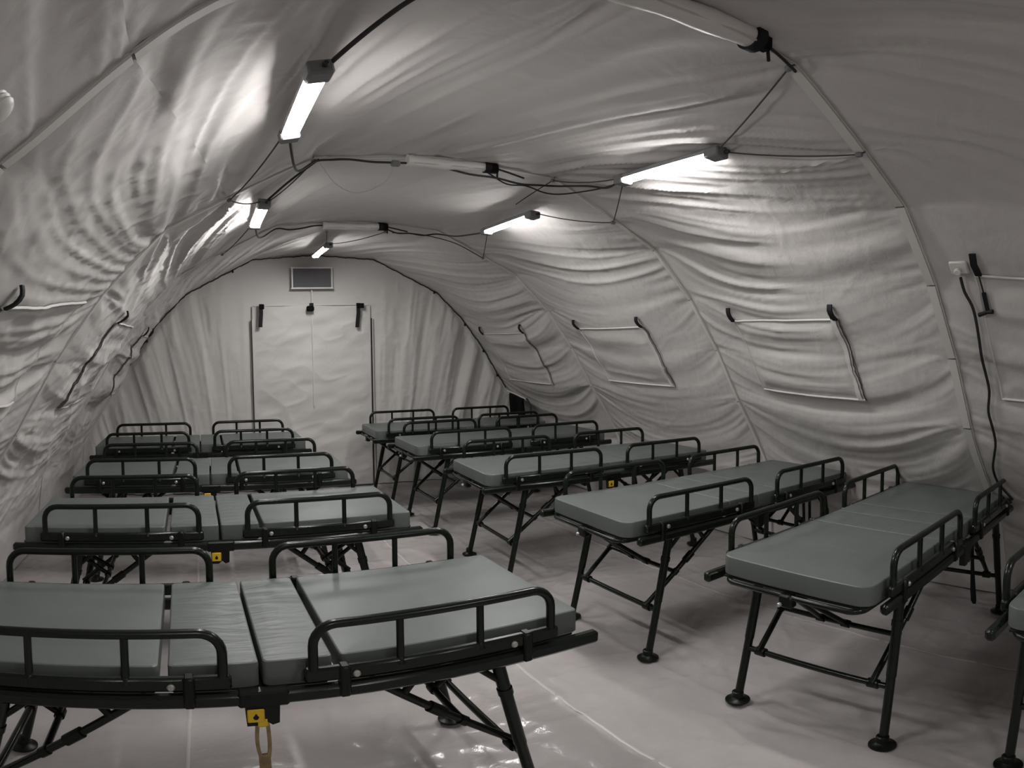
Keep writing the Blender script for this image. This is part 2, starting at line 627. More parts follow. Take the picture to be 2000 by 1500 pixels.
# door panel --------------------------------------------------------
door = thing('door_1', 'white fabric door panel with dark zips in the end wall', None, kind='structure')
U, Vv = np.meshgrid(np.linspace(DOOR_X0 + .012, DOOR_X1 - .012, 110), np.linspace(FLOOR + .015, DOOR_Z, 160), indexing='ij')
ed = np.minimum(U - DOOR_X0, DOOR_X1 - U)
dd = .012 * vnoise(U * 1.5 + 1.2 * Vv, Vv * 4.6 + 3) + .008 * vnoise(U * 5 - Vv * 3, Vv * 9) + .005 * ridge(U * 3 + Vv * 2.2 + 9, Vv * 7 - U * 2)
dd = dd + .014 * np.exp(-((U - DOOR_X0 - .25 - .35 * (1.2 - Vv)) / .05) ** 2) * sstep(1.25, .7, Vv)
dd = dd * sstep(0, .1, ed)
obj('door_panel', grid_mesh('door_panel', np.stack([U, 7.188 - dd, Vv], -1), M['endcloth']), door)
for xz in (DOOR_X0, DOOR_X1):
    mb = MB()
    mb.bar((xz, 7.184, FLOOR + .01), (xz, 7.184, 1.875), .010, .009, up=(0, 1, 0))
    z_ = build(mb, 'zip', M['cable'], door)
    mb = MB()
    mb.bar((xz + .017, 7.186, FLOOR + .01), (xz + .012, 7.186, 1.88), .010, .006, up=(0, 1, 0))
    build(mb, 'zip_tape', M['tape'], door)
mb = MB()
mb.bar((DOOR_X0 + .03, 7.182, DOOR_Z), (DOOR_X1 - .03, 7.182, DOOR_Z), .012, .012)
build(mb, 'top_seam', M['tape'], door)
mb = MB()
mb.bar(((DOOR_X0 + DOOR_X1) / 2, 7.176, .9), ((DOOR_X0 + DOOR_X1) / 2, 7.182, 2.2), .012, .010, up=(0, 1, 0))
build(mb, 'middle_seam', M['tape'], door)

# zip cord around the end wall
mb = MB()
aa = np.linspace(-A_OF[1] * 1.02, A_OF[1] * 1.05, 220)
pts = []
for i, a in enumerate(aa):
    p = liner(a, 7.207, .016 + .003 * math.sin(i * .9) + .002 * math.sin(i * 2.3), disp=False)
    pts.append((p[0], 7.175, p[2]))
mb.tube(pts, .0065, 6)
arch_cord = thing('lacing_cord', 'dark cord laced around the arched edge of the end wall', 'cord')
build(mb, 'cord', M['cable'], arch_cord)
for a in (-2.2, -.95, 1.5, 2.05, 2.45, 2.8):
    p = liner(a, 7.207, .03, disp=False)
    mb = MB()
    mb.box((p[0], 7.165, p[2]), (.02, .025, .03), bev=.004)
    build(mb, 'toggle', M['black'], arch_cord)

# vent grille
vx0, vx1, vz0, vz1 = .985, 1.430, 2.215, 2.445
vent = thing('vent_grille', 'dark rectangular vent grille with white frame high on the end wall', 'vent',
             ((vx0 + vx1) / 2, 7.15, (vz0 + vz1) / 2))
w2, h2 = (vx1 - vx0) / 2, (vz1 - vz0) / 2
mb = MB()
for (cx, cz, sx, sz) in ((0, h2, 2 * w2 + .035, .018), (0, -h2, 2 * w2 + .035, .018), (-w2, 0, .018, 2 * h2), (w2, 0, .018, 2 * h2)):
    mb.box((cx, 0, cz), (sx, .03, sz), bev=.005)
build(mb, 'frame', M['white'], vent)
mb = MB(); mb.box((0, .012, 0), (2 * w2, .006, 2 * h2))
build(mb, 'backing', M['mesh_dark'], vent)
mv = MB(); mv.box((0, 0, 0), (.0055, .008, 2 * h2)); mv = mv.mesh('grille_bar', M['grille'], False)
mh = MB(); mh.box((0, 0, 0), (2 * w2, .006, .0055)); mh = mh.mesh('grille_bar', M['grille'], False)
for i in range(1, 30):
    o = obj('grille_bar', mv, vent); o.location = (-w2 + 2 * w2 * i / 30, .002, 0)
for i in range(1, 18):
    o = obj('grille_bar', mh, vent); o.location = (0, -.002, -h2 + 2 * h2 * i / 18)


# ------------------------------------------------------------------ straps, hooks and flaps on the cloth
def band(pts, w, th, axis=(0, 1, 0)):
    """flat webbing along pts; axis = width direction"""
    mb = MB()
    P = [Vector(p) for p in pts]
    ax = Vector(axis).normalized()
    V, F = [], []
    for i, p in enumerate(P):
        d = (P[min(i + 1, len(P) - 1)] - P[max(i - 1, 0)]).normalized()
        n = d.cross(ax).normalized()
        for s, q in ((-1, -1), (1, -1), (1, 1), (-1, 1)):
            V.append(p + ax * (s * w / 2) + n * (q * th / 2))
    for i in range(len(P) - 1):
        for j in range(4):
            F.append((i * 4 + j, i * 4 + (j + 1) % 4, (i + 1) * 4 + (j + 1) % 4, (i + 1) * 4 + j))
    F.append((3, 2, 1, 0)); k = (len(P) - 1) * 4
    F.append((k, k + 1, k + 2, k + 3))
    mb.add(V, F)
    return mb


for (x, z0, z1, lab) in ((.632, 2.045, 1.79, 'long black tie strap at the upper left of the fabric door'),
                         (1.722, 2.045, 1.77, 'long black tie strap at the upper right of the fabric door')):
    t = thing('tie_strap', lab, 'strap', (x, 7.14, z1), group='tie straps on the door')
    h = z0 - z1
    sh = -.012 if x < 1 else -.018
    mbb = band([(0, -.006, h), (0, -.012, h * .6), (sh * .6, -.010, h * .25), (sh, -.012, 0)], .042, .010, (1, 0, 0))
    build(mbb, 'webbing', M['black'], t)
    mb = MB(); mb.box((.006 if x < 1 else .022, -.014, h - .03), (.056 if x < 1 else .085, .016, .055), bev=.004)
    build(mb, 'buckle', M['bag'], t)
t = thing('door_toggle', 'small black toggle hanging at the top middle of the fabric door', 'toggle', (1.187, 7.14, 1.955))
mb = MB(); mb.box((-.012, -.02, .03), (.085, .04, .06), bev=.012)
build(mb, 'knob', M['bag'], t)
mb = MB(); mb.box((.004, -.012, .075), (.045, .02, .035), bev=.004)
build(mb, 'loop', M['black'], t)


def flap(y0, y1, side, z_top, z_bot, label, straps=(True, True), zip_near=True, group=None):
    """rectangular window cover sewn on the liner: y0 near edge, y1 far edge"""
    a0, a1 = arc_of(z_top, side), arc_of(z_bot, side)
    root = thing('window_flap', label, 'window flap', group=group)
    na, ny = 44, 64
    A, Y = np.meshgrid(np.linspace(a0, a1, na), np.linspace(y0, y1, ny), indexing='ij')
    P = liner(A, Y, 0)
    U = (A - a0) / (a1 - a0); W = (Y - y0) / (y1 - y0)
    ed = np.minimum(np.minimum(U, 1 - U) * .5, np.minimum(W, 1 - W) * .9)
    lift = .007 + (.007 * vnoise(A * 9 + y0 * 5, Y * 1.6) + .010 * ridge(A * 5 + Y * .35 * side + 3 * y0, Y * 1.1) + .008) * sstep(0, .09, ed)
    N = liner(A, Y, .05) - P
    N /= np.linalg.norm(N, axis=-1, keepdims=True)
    P = P + N * lift[..., None]
    obj('cover', grid_mesh('cover', P, M['liner']), root)

    def edge(pts, r, name, m, n=6):
        mb = MB(); mb.tube(pts, r, n); build(mb, name, M[m], root)
    yy = np.linspace(y0, y1, 24)
    edge([liner(a0, y, .010) for y in yy], .0065, 'top_piping', 'tape')
    edge([liner(a1, y, .010) for y in yy], .006, 'bottom_piping', 'tape')
    aa = np.linspace(a0, a1, 26)
    rs = np.random.RandomState(int(abs(y0) * 100) + (side > 0))
    wob = np.cumsum(rs.randn(26)) * .004
    wob -= np.linspace(wob[0], wob[-1], 26)
    edge([liner(a, y0 - .012 + wob[i], .013) for i, a in enumerate(aa)], .0034, 'zip_cord', 'cord')
    # zip tape beside the cord
    mb = MB(); V, F = [], []
    for i, a in enumerate(aa):
        for dy in (.008, .045):
            V.append(liner(a, y0 + dy + wob[i], .016))
    for i in range(len(aa) - 1):
        F.append((2 * i, 2 * i + 1, 2 * i + 3, 2 * i + 2))
    mb.add(V, F); build(mb, 'zip_tape', M['tape'], root)
    edge([liner(a, y1, .008) for a in aa], .005, 'side_seam', 'tape')
    for on, y in zip(straps, (y0 + .01, y1 - .01)):
        if not on:
            continue
        p0 = liner(a0, y, .016); up = liner(a0 - side * .10, y, .03)
        p2 = liner(a0 - side * .05, y, .045)
        b_ = band(spline([p0, liner(a0 - side * .035, y, .030), liner(a0 - side * .075, y, .030), liner(a0 - side * .10, y, .010)], .015), .030, .010, (0, 1, 0))
        s_ = build(b_, 'tie_strap', M['black'], root)
        mb = MB(); mb.tube([liner(a0 - side * .085, y, .024), liner(a0 - side * .05, y + .025, .02), liner(a0, y + .035, .012)], .0028, 5)
        build(mb, 'cord', M['cable'], s_)
    return root


flap(1.99, 2.89, 1, 1.745, 1.29, 'zipped white window flap on the right wall, nearest of the three whole ones', group='window flaps on the right wall')
flap(3.90, 4.82, 1, 1.725, 1.25, 'zipped white window flap on the right wall between second and third arches', group='window flaps on the right wall')
flap(5.86, 6.84, 1, 1.70, 1.17, 'zipped white window flap on the right wall beside the end wall', group='window flaps on the right wall')
flap(1.97, 2.86, -1, 1.87, 1.38, 'zipped white window flap on the left wall at the picture edge', straps=(True, False), group='window flaps on the left wall')
flap(3.96, 4.86, -1, 1.78, 1.24, 'zipped white window flap on the left wall between second and third arches', straps=(True, False), group='window flaps on the left wall')
flap(5.96, 6.86, -1, 1.74, 1.22, 'zipped white window flap on the left wall beside the end wall', group='window flaps on the left wall')
flap(.12, 1.12, 1, 1.915, 1.34, 'white window flap on the right wall cut by the picture edge', straps=(False, False), group='window flaps on the right wall')

# ------------------------------------------------------------------ ridge sleeves
def ridge_sleeve(h, x0, x1, r, label):
    y = HOOPS[h + 2][0]
    z = 2.555
    root = thing('ridge_sleeve', label, 'sleeve', ((x0 + x1) / 2, y - .05, z), group='white sleeves at the arch crowns')
    w = (x1 - x0) / 2
    n = 14
    mb = MB()
    pts = [(-w + 2 * w * i / n, .0, .0 - .008 * math.sin(math.pi * i / n)) for i in range(n + 1)]
    mb.tube(pts, [r * (.93 + .07 * math.sin(i * 1.3)) for i in range(n + 1)], 18)
    build(mb, 'roll', M['sleeve'], root)
    mb = MB(); mb.tube([(-w, -r * .75, -r * .6), (w * .98, -r * .75, -r * .6)], .004, 6)
    build(mb, 'zip', M['whitecord'], root)
    mb = MB()
    mb.lathe([(r * 1.0, -.018), (r * 1.13, -.018), (r * 1.13, .018), (r * 1.0, .018)], 18, (w, 0, 0), (1, 0, 0))
    build(mb, 'strap', M['black'], root)
    mb = MB(); mb.box((w + .035, -.01, -r * .2), (.05, .045, .055), bev=.01)
    build(mb, 'buckle', M['bag'], root)
    mb = MB(); mb.tube(spline([(w + .02, 0, r), (w + .06, .0, .02), (w + .05, -.02, -r - .03)]), .006, 6)
    mb.tube(spline([(w + .05, 0, 0), (w + .14, .01, -.015), (w + .24, .03, -.03)]), .006, 6)
    build(mb, 'cord', M['cable'], root)
    mb = MB(); mb.lathe([(r * .9, -.01), (r * 1.08, -.008), (r * 1.08, .02), (r * .9, .022)], 18, (-w, 0, 0), (1, 0, 0))
    build(mb, 'collar', M['white'], root)
    return root


ridge_sleeve(0, .62, 1.43, .042, 'thick white rolled sleeve under the nearest arch with black strap')
ridge_sleeve(1, 1.06, 1.50, .030, 'white rolled sleeve under the crown of the second arch')
ridge_sleeve(2, .98, 1.45, .030, 'white rolled sleeve under the crown of the third arch')


# ------------------------------------------------------------------ lamps
def make_lamp(x, y0, y1, z, label, near_to, far_to, tilt=0.0, dz=0.0):
    ln = abs(y1 - y0)
    root = thing('tube_lamp', label, 'lamp', (x, (y0 + y1) / 2, z), group='tube lamps under the ceiling')
    root.rotation_euler = (0, tilt, 0)
    L = ln / 2
    w = .034
    mb = MB()                                                # tray above the tube
    V, F = [], []
    prof = [(-w, -.004), (-w, .012), (-w * .6, .026), (w * .6, .026), (w, .012), (w, -.004)]
    for yy in (-L, L):
        for (a, b) in prof:
            V.append((a, yy, b))
    n = len(prof)
    for j in range(n):
        F.append((j, (j + 1) % n, n + (j + 1) % n, n + j))
    F.append(tuple(range(n))[::-1]); F.append(tuple(range(n, 2 * n)))
    mb.add(V, F)
    build(mb, 'housing', M['housing'], root, angle=30)
    mb = MB(); V, F = [], []
    k = 11
    for yy in (-L + .055, L - .045):
        for i in range(k):
            a = math.pi * i / (k - 1)
            V.append((math.cos(a) * w * .93, yy, -.004 - math.sin(a) ** .45 * .0125))
    for i in range(k - 1):
        F.append((i, i + 1, k + i + 1, k + i))
    F.append(tuple(range(k))); F.append(tuple(range(k, 2 * k))[::-1]); F.append((0, k, 2 * k - 1, k - 1))
    mb.add(V, F)
    build(mb, 'diffuser', M['lamp'], root, angle=60)
    for yy, le in ((-L + .014, .085), (L - .006, .07)):
        mb = MB(); mb.box((0, yy, -.002), (2 * w + .008, le, .048), bev=.007)
        c = build(mb, 'end_cap', M['cap'], root)
        mb = MB(); mb.lathe([(.009, 0), (.009, .02), (.006, .024)], 8, (.012, yy + (-.042 if yy < 0 else .035), 0), (0, -1 if yy < 0 else 1, 0))
        build(mb, 'cable_gland', M['cable'], c)
    inv = (Matrix.Translation(root.location) @ Matrix.Rotation(tilt, 4, 'Y')).inverted()
    for end, targets in ((-1, near_to), (1, far_to)):
        for i, tg in enumerate(targets):
            tg_l = inv @ Vector(tg)
            st = Vector(((-.02 if tg_l.x < 0 else .02), end * (L + .02), .006))
            mb = MB(); mb.tube(sag(st, tg_l, .018), .0034, 6)
            build(mb, 'hanging_cord', M['cord'], root)
            mb = MB(); mb.lathe([(.010, -.012), (.013, 0), (.010, .012)], 8, tg_l, (tg_l - st).normalized())
            build(mb, 'hook', M['cap'], root)
    return root


Z1 = 2.425
make_lamp(1.965, 1.975, 2.645, 2.412, 'lit tube lamp near the right side between the two nearest arches',
          [joint(0, 6, 1), joint(0, 5, 1)], [joint(1, 5, 1), joint(1, 6, 1)], tilt=math.radians(4))
make_lamp(.338, 1.80, 2.44, 2.395, 'lit tube lamp on the left, largest and nearest of the lamps',
          [], [joint(1, 5, -1)], tilt=math.radians(-10))
make_lamp(2.02, 3.66, 4.37, 2.405, 'lit tube lamp on the right beyond the second arch',
          [joint(1, 5, 1)], [joint(2, 5, 1)], tilt=math.radians(4))
make_lamp(.35, 3.58, 4.24, 2.375, 'lit tube lamp on the left beyond the second arch',
          [joint(1, 5, -1), joint(1, 6, -1)], [joint(2, 5, -1)], tilt=math.radians(4))
make_lamp(1.13, 5.77, 6.49, 2.485, 'small lit tube lamp above the end wall vent, farthest of the lamps',
          [joint(2, 6, -1) + np.array([.42, 0, -.03]), joint(2, 6, 1) + np.array([-.45, 0, -.02])], [])


make_lamp(1.95, -1.25, -.60, 2.40, 'tube lamp on the right beyond the picture, behind the nearest arch', [joint(-2, 5, 1)], [joint(-1, 5, 1)], tilt=math.radians(4))
make_lamp(.34, -1.25, -.60, 2.40, 'tube lamp on the left beyond the picture, behind the nearest arch', [joint(-2, 5, -1)], [joint(-1, 5, -1)], tilt=math.radians(4))


def cable(label, pts, r=.0065, name='power_cable', group=None, plugs=(), m='cable'):
    root = thing(name, label, 'cable', group=group)
    mb = MB(); mb.tube(spline(pts, .025), r, 7)
    build(mb, 'cable', M[m], root)
    for p in plugs:
        mb = MB(); mb.box(p, (.05, .03, .034), bev=.008)
        build(mb, 'connector', M['cap'], root)
    return root


def along_arch(h, xs, drops, dy=-.045):
    """points hanging just under arch h at world x"""
    y = HOOPS[h + 2][0]
    out = []
    for x, d in zip(xs, drops):
        dx = x - XC - HOOPS[h + 2][1]
        out.append((x, y + dy, float(top_z(np.array(dx))) - d))
    return out


B_, C_ = 1, 2
cable('black power cable strung along the second arch between two lamps',
      [(.345, 2.47, 2.39), (.40, 2.75, 2.36), (.47, 3.05, 2.42)] +
      along_arch(B_, [.58, .66, .75, .86, .97, 1.10, 1.25, 1.40, 1.55, 1.70, 1.83, 1.95], [.035, .03, .03, .045, .05, .055, .075, .09, .085, .095, .08, .06]) +
      [(2.03, 3.05, 2.47), (2.02, 2.86, 2.42), (1.985, 2.70, 2.42)], .0062,
      plugs=(along_arch(B_, [.99], [.055])[0],))
cable('thin black cable sagging beside the second arch on the right',
      along_arch(B_, [1.50, 1.62, 1.74, 1.86, 1.98], [.06, .11, .10, .12, .09]) + [(2.04, 3.0, 2.44), (1.99, 2.72, 2.41)], .0045)
cable('black power cable strung along the third arch between two lamps',
      [(.355, 4.27, 2.37), (.40, 4.6, 2.36), (.47, 4.95, 2.42)] +
      along_arch(C_, [.60, .70, .80, .90, .98], [.035, .05, .045, .03, .03]), .0065)
cable('black power cable from the third sleeve to the right lamp',
      along_arch(C_, [1.46, 1.52, 1.60, 1.70, 1.82, 1.94], [.03, .06, .08, .07, .075, .05]) + [(2.0, 4.9, 2.45), (2.03, 4.42, 2.405)], .0065)
cable('black cable running diagonally from the second arch to the left lamp',
      [tuple(joint(1, 6, -1) + np.array([.02, -.03, 0])), (.47, 3.40, 2.46), (.37, 3.55, 2.39)], .006)
cable('thick black cable rising from the nearest left lamp to the ceiling',
      [(.355, 1.80, 2.40), (.42, 1.715, 2.455), (.515, 1.60, 2.53), (.56, 1.545, 2.555)], .0075)
cable('thin grey cord from the third sleeve down to the right joint',
      along_arch(C_, [1.55, 1.80, 2.10], [.08, .07, .05]) + [tuple(joint(2, 5, 1))], .004, name='guy_cord')
cable('short dangling cord under the second arch right of the crown',
      [tuple(joint(1, 6, 1)), tuple(joint(1, 6, 1) + np.array([.0, .25, -.03])), tuple(joint(1, 6, 1) + np.array([.02, .5, -.05]))], .0035, name='dangling_cord')
cable('thin cord looped from the second arch left of the crown',
      along_arch(B_, [.60], [.05]) + [(.72, 3.42, 2.45), (.85, 3.48, 2.42), (.98, 3.42, 2.47), (1.02, 3.35, 2.55)], .0022, name='dangling_cord', m='whitecord')

# ------------------------------------------------------------------ right wall: socket, cable, strap
def on_right(z, y, off=.015):
    return liner(arc_of(z, 1), y, off)


sp = on_right(1.95, 1.185, .012)
t = thing('wall_socket', 'white socket plate on the right wall beside the nearest arch', 'socket', tuple(sp))
mb = MB(); mb.box((0, 0, 0), (.016, .085, .066), Matrix.Rotation(math.radians(-42), 3, 'Y'), bev=.005)
build(mb, 'plate', M['tape'], t)
mb = MB(); mb.lathe([(.017, 0), (.017, .012), (.013, .016)], 14, (-.006, 0, -.018), (-.76, 0, -.64))
build(mb, 'plug', M['tape'], t)
CW = [(1.915, 1.187), (1.86, 1.185), (1.80, 1.165), (1.74, 1.160), (1.66, 1.165), (1.56, 1.175), (1.46, 1.180), (1.38, 1.180), (1.28, 1.200),
      (1.20, 1.195), (1.10, 1.200), (1.02, 1.225), (.94, 1.255), (.86, 1.260), (.80, 1.245), (.72, 1.20)]
cable('wavy black cable hanging down the right wall beside the nearest arch', [tuple(on_right(z, y, .022)) for z, y in CW], .0075)
t = thing('tie_strap', 'black tie strap with buckle hanging high on the right wall near the picture edge', 'strap')
b_ = band([on_right(2.010, 1.095, .012), on_right(1.975, 1.095, .03), on_right(1.925, 1.095, .022)], .030, .010, (0, 1, 0))
build(b_, 'webbing', M['black'], t)
mb = MB(); mb.tube([on_right(1.930, 1.095, .022), on_right(1.845, 1.095, .018)], .004, 6); build(mb, 'cord', M['cable'], t)
b_ = band([on_right(1.855, 1.095, .018), on_right(1.780, 1.093, .022)], .018, .010, (0, 1, 0)); build(b_, 'buckle', M['black'], t)
mb = MB(); mb.tube([on_right(1.780, 1.065, .03), on_right(1.775, 1.095, .025), on_right(1.760, 1.140, .02)], [.011, .009, .011], 7); build(mb, 'toggle', M['black'], t)

# left wall: round port at the picture edge
pp = (-.378, 1.187, 2.078)
nn = (.72, .05, -.68)
t = thing('duct_collar', 'round ribbed white duct collar on the left wall at the picture edge', 'duct', tuple(pp))
mb = MB(); mb.lathe([(.036, -.02), (.038, .008), (.034, .011), (.037, .017), (.032, .021), (.034, .028), (.028, .034), (.014, .038)], 24, (0, 0, 0), nn)
build(mb, 'ribbed_ring', M['white'], t)
mb = MB(); mb.lathe([(.046, -.01), (.046, .004), (.038, .006)], 24, (0, 0, 0), nn)
build(mb, 'flange', M['liner'], t)

# dark opening low in the far right corner
t = thing('black_duct_flap', 'black cloth duct hanging in the far right corner beside the end wall', 'duct')
V, F = [], []
nu, nv = 9, 10
for i in range(nu):
    for j in range(nv):
        u, v = i / (nu - 1), j / (nv - 1)
        y = 6.60 + .34 * u + .05 * v
        zt = .93 + .06 * u
        z = zt + (.735 - zt) * v
        x = XC + half_width(.96) - .15 + .05 * v - .02 * math.sin(u * 9) * v + (.02 if v < .1 else 0)
        V.append((x, y, z))
for i in range(nu - 1):
    for j in range(nv - 1):
        F.append((i * nv + j, i * nv + j + 1, (i + 1) * nv + j + 1, (i + 1) * nv + j))
n0 = len(V)
V += [(p[0] + .02, p[1], p[2]) for p in V]
F += [tuple(n0 + k for k in reversed(f)) for f in F]
for i in range(nu - 1):
    for j in (0, nv - 1):
        F.append((i * nv + j, (i + 1) * nv + j, n0 + (i + 1) * nv + j, n0 + i * nv + j))
mb = MB(); mb.add(V, F)
build(mb, 'cloth', M['bag'], t)
mb = MB(); mb.tube([(XC + half_width(.93) - .135, 6.58, .93), (XC + half_width(.96) - .135, 6.80, .975), (XC + half_width(.99) - .11, 7.02, 1.0)], .010, 8)
build(mb, 'hem', M['liner'], t)
mb = MB(); mb.tube(spline([(XC + half_width(.94) - .135, 6.55, .94), (XC + half_width(.9) - .14, 6.50, .87), (XC + half_width(.9) - .14, 6.49, .80), (XC + half_width(.9) - .13, 6.49, .735)]), .010, 7)
build(mb, 'cord', M['cable'], t)

# ------------------------------------------------------------------ beds
HL, HW, ZT, ZB = .95, .332, .718, .637
FR, F2, CU = M['frame'], M['frame2'], M['cushion']


def cushion_mesh(x0, x1, r_lo, r_hi, seed):
    """padded section from x0 to x1; r_lo / r_hi = plan radius of its corners at either end"""
    cx, cy = (x0 + x1) / 2, 0.0
    out = []
    per = [(x1, -HW, r_hi), (x1, HW, r_hi), (x0, HW, r_lo), (x0, -HW, r_lo)]
    dirs = [(-1, 1, -90, 0), (-1, -1, 0, 90), (1, -1, 90, 180), (1, 1, 180, 270)]
    for (px_, py_, r), (sx, sy, a0, a1) in zip(per, dirs):
        for k in range(6):
            a = math.radians(a0 + (a1 - a0) * k / 5)
            out.append((px_ + sx * r + r * math.cos(a), py_ + sy * r + r * math.sin(a)))
    # densify straight runs
    dense = []
    n = len(out)
    for i in range(n):
        a, b = np.array(out[i]), np.array(out[(i + 1) % n])
        m = max(1, int(np.linalg.norm(b - a) / .045))
        for k in range(m):
            dense.append(a + (b - a) * k / m)
    O = np.array(dense); n = len(O)
    lx, ly = (x1 - x0) / 2, HW
    loops = []
    def inset(d):
        return np.stack([cx + (O[:, 0] - cx) * (lx - d) / lx, cy + (O[:, 1] - cy) * (ly - d) / ly], 1)
    V, F = [], []
    prof = [(.004, ZB), (.0, ZB + .005), (0, ZB + .04), (0, ZT - .009), (.0015, ZT - .003), (.005, ZT - .0005), (.012, ZT)]
    for d, z in prof:
        P = inset(d)
        loops.append((P, np.full(n, z)))
    for s in (.86, .70, .54, .38, .2, .07):
        P = inset(.012)
        P = np.stack([cx + (P[:, 0] - cx) * s, cy + (P[:, 1] - cy) * s], 1)
        loops.append((P, np.full(n, ZT)))
    for i, (P, z) in enumerate(loops):
        edge = np.minimum(lx - np.abs(P[:, 0] - cx), ly - np.abs(P[:, 1] - cy))
        puff = .003 * sstep(0, .10, edge) + (.0022 * vnoise(P[:, 0] * 7 + seed, P[:, 1] * 3 + seed) + .0012 * ridge(P[:, 0] * 13 + seed, P[:, 1] * 5)) * sstep(.0, .05, edge)
        zz = z + (puff if i >= 5 else 0)
        for k in range(n):
            V.append((P[k, 0], P[k, 1], zz[k] if hasattr(zz, '__len__') else zz))
    for i in range(len(loops) - 1):
        for k in range(n):
            k2 = (k + 1) % n
            F.append((i * n + k, i * n + k2, (i + 1) * n + k2, (i + 1) * n + k))
    F.append(tuple(reversed(range(n))))
    V.append((cx, cy, ZT + .004)); c = len(V) - 1
    o = (len(loops) - 1) * n
    for k in range(n):
        F.append((o + k, o + (k + 1) % n, c))
    mb = MB(); mb.add(V, F)
    return mb.mesh('cushion', M['cushion_mid'] if x1 - x0 < .4 else CU, True, 24)


CUSH = {
    'L': [cushion_mesh(-HL, -.262, .018, .014, 1), cushion_mesh(-.238, -.005, .014, .014, 5), cushion_mesh(.005, .188, .014, .014, 9), cushion_mesh(.208, HL, .014, .018, 14)],
    'R': [cushion_mesh(-HL, -.2395, .055, .006, 21), cushion_mesh(-.2385, -.0005, .006, .006, 25), cushion_mesh(.0005, .2015, .006, .006, 29), cushion_mesh(.2025, HL, .006, .020, 33)],
}


def deck_mesh(x0, x1):
    mb = MB(); mb.box(((x0 + x1) / 2, 0, .627), (x1 - x0 - .02, 2 * HW - .03, .012), bev=.003)
    return mb.mesh('deck_panel', M['deck'])


DECK = [deck_mesh(-HL, -.262), deck_mesh(-.238, -.005), deck_mesh(.005, .188), deck_mesh(.208, HL)]
RY = .362                                                     # side rail offset


def rail_mesh(sy, x0=-1.0):
    mb = MB()
    mb.bar((x0, sy * RY, .622), (1.0, sy * RY, .622), .036, .044, bev=.010)
    return mb.mesh('side_rail', FR)


RAIL = {s: rail_mesh(s) for s in (-1, 1)}
RAIL_SHORT = rail_mesh(-1, -.90)
GX = {0: (-.835, -.100), 1: (.130, .828)}


def guard_parts(g, sy):
    x0, x1 = GX[g]
    zt, zb, r = .832, .700, .0136
    cr = .062
    pts = [(x0, zb - .02), (x0, zt - cr)]
    for k in range(1, 7):
        a = math.pi - (math.pi / 2) * k / 6
        pts.append((x0 + cr + cr * math.cos(a), zt - cr + cr * math.sin(a)))
    pts.append(((x0 + x1) / 2, zt))
    for k in range(0, 7):
        a = math.pi / 2 - (math.pi / 2) * k / 6
        pts.append((x1 - cr + cr * math.cos(a), zt - cr + cr * math.sin(a)))
    pts.append((x1, zb - .02))
    y = sy * (RY + .004)
    mb = MB(); mb.tube([(p[0], y, p[1]) for p in pts], r, 12)
    hoop = mb.mesh('guard_rail', FR)
    posts = []
    for f in (.335, .67):
        xx = x0 + (x1 - x0) * f
        mb = MB(); mb.tube([(xx, y, zb - .015), (xx, y, zt - .004)], .0110, 10)
        mb.lathe([(.017, -.004), (.014, .008), (.011, .014)], 10, (xx, y, zb - .012))
        posts.append(mb.mesh('post', FR))
    mb = MB(); mb.bar((x0 - .025, y, .680), (x1 + .022, y, .680), .026, .044, bev=.007)
    base = mb.mesh('base_bar', FR)
    clamps, bolts = [], []
    for xx in (x0 + .11, x1 - .13):
        mb = MB(); mb.box((xx + (.045 if xx > (x0 + x1) / 2 else -.03), sy * (RY + .006), .655), (.030, .040, .100), bev=.006)
        clamps.append(mb.mesh('clamp', F2))
        mb = MB(); mb.lathe([(.0105, 0), (.0105, .006), (.007, .010)], 12, (xx, y + sy * .012, .676), (0, sy, 0))
        bolts.append(mb.mesh('bolt', M['bolt']))
    return hoop, posts, base, clamps, bolts


GUARD = {(g, s): guard_parts(g, s) for g in (0, 1) for s in (-1, 1)}


def leg_mesh(sx, sy):
    mb = MB()
    top = Vector((sx * .668, sy * .325, .612)); ft = Vector((sx * .806, sy * .336, FLOOR + .022))
    mb.tube([top, top + (ft - top) * .55, top + (ft - top) * .552, ft], [.0205, .0205, .0185, .0185], 14)
    mb.lathe([(.024, -.012), (.024, .012)], 14, top + (ft - top) * .20, (ft - top).normalized())
    leg = mb.mesh('leg', FR)
    mb = MB(); mb.lathe([(.051, 0), (.054, .003), (.053, .009), (.034, .015), (.0255, .022), (.0255, .048), (.021, .052)], 22, (sx * .810, sy * .336, FLOOR))
    return leg, mb.mesh('foot_pad', F2)


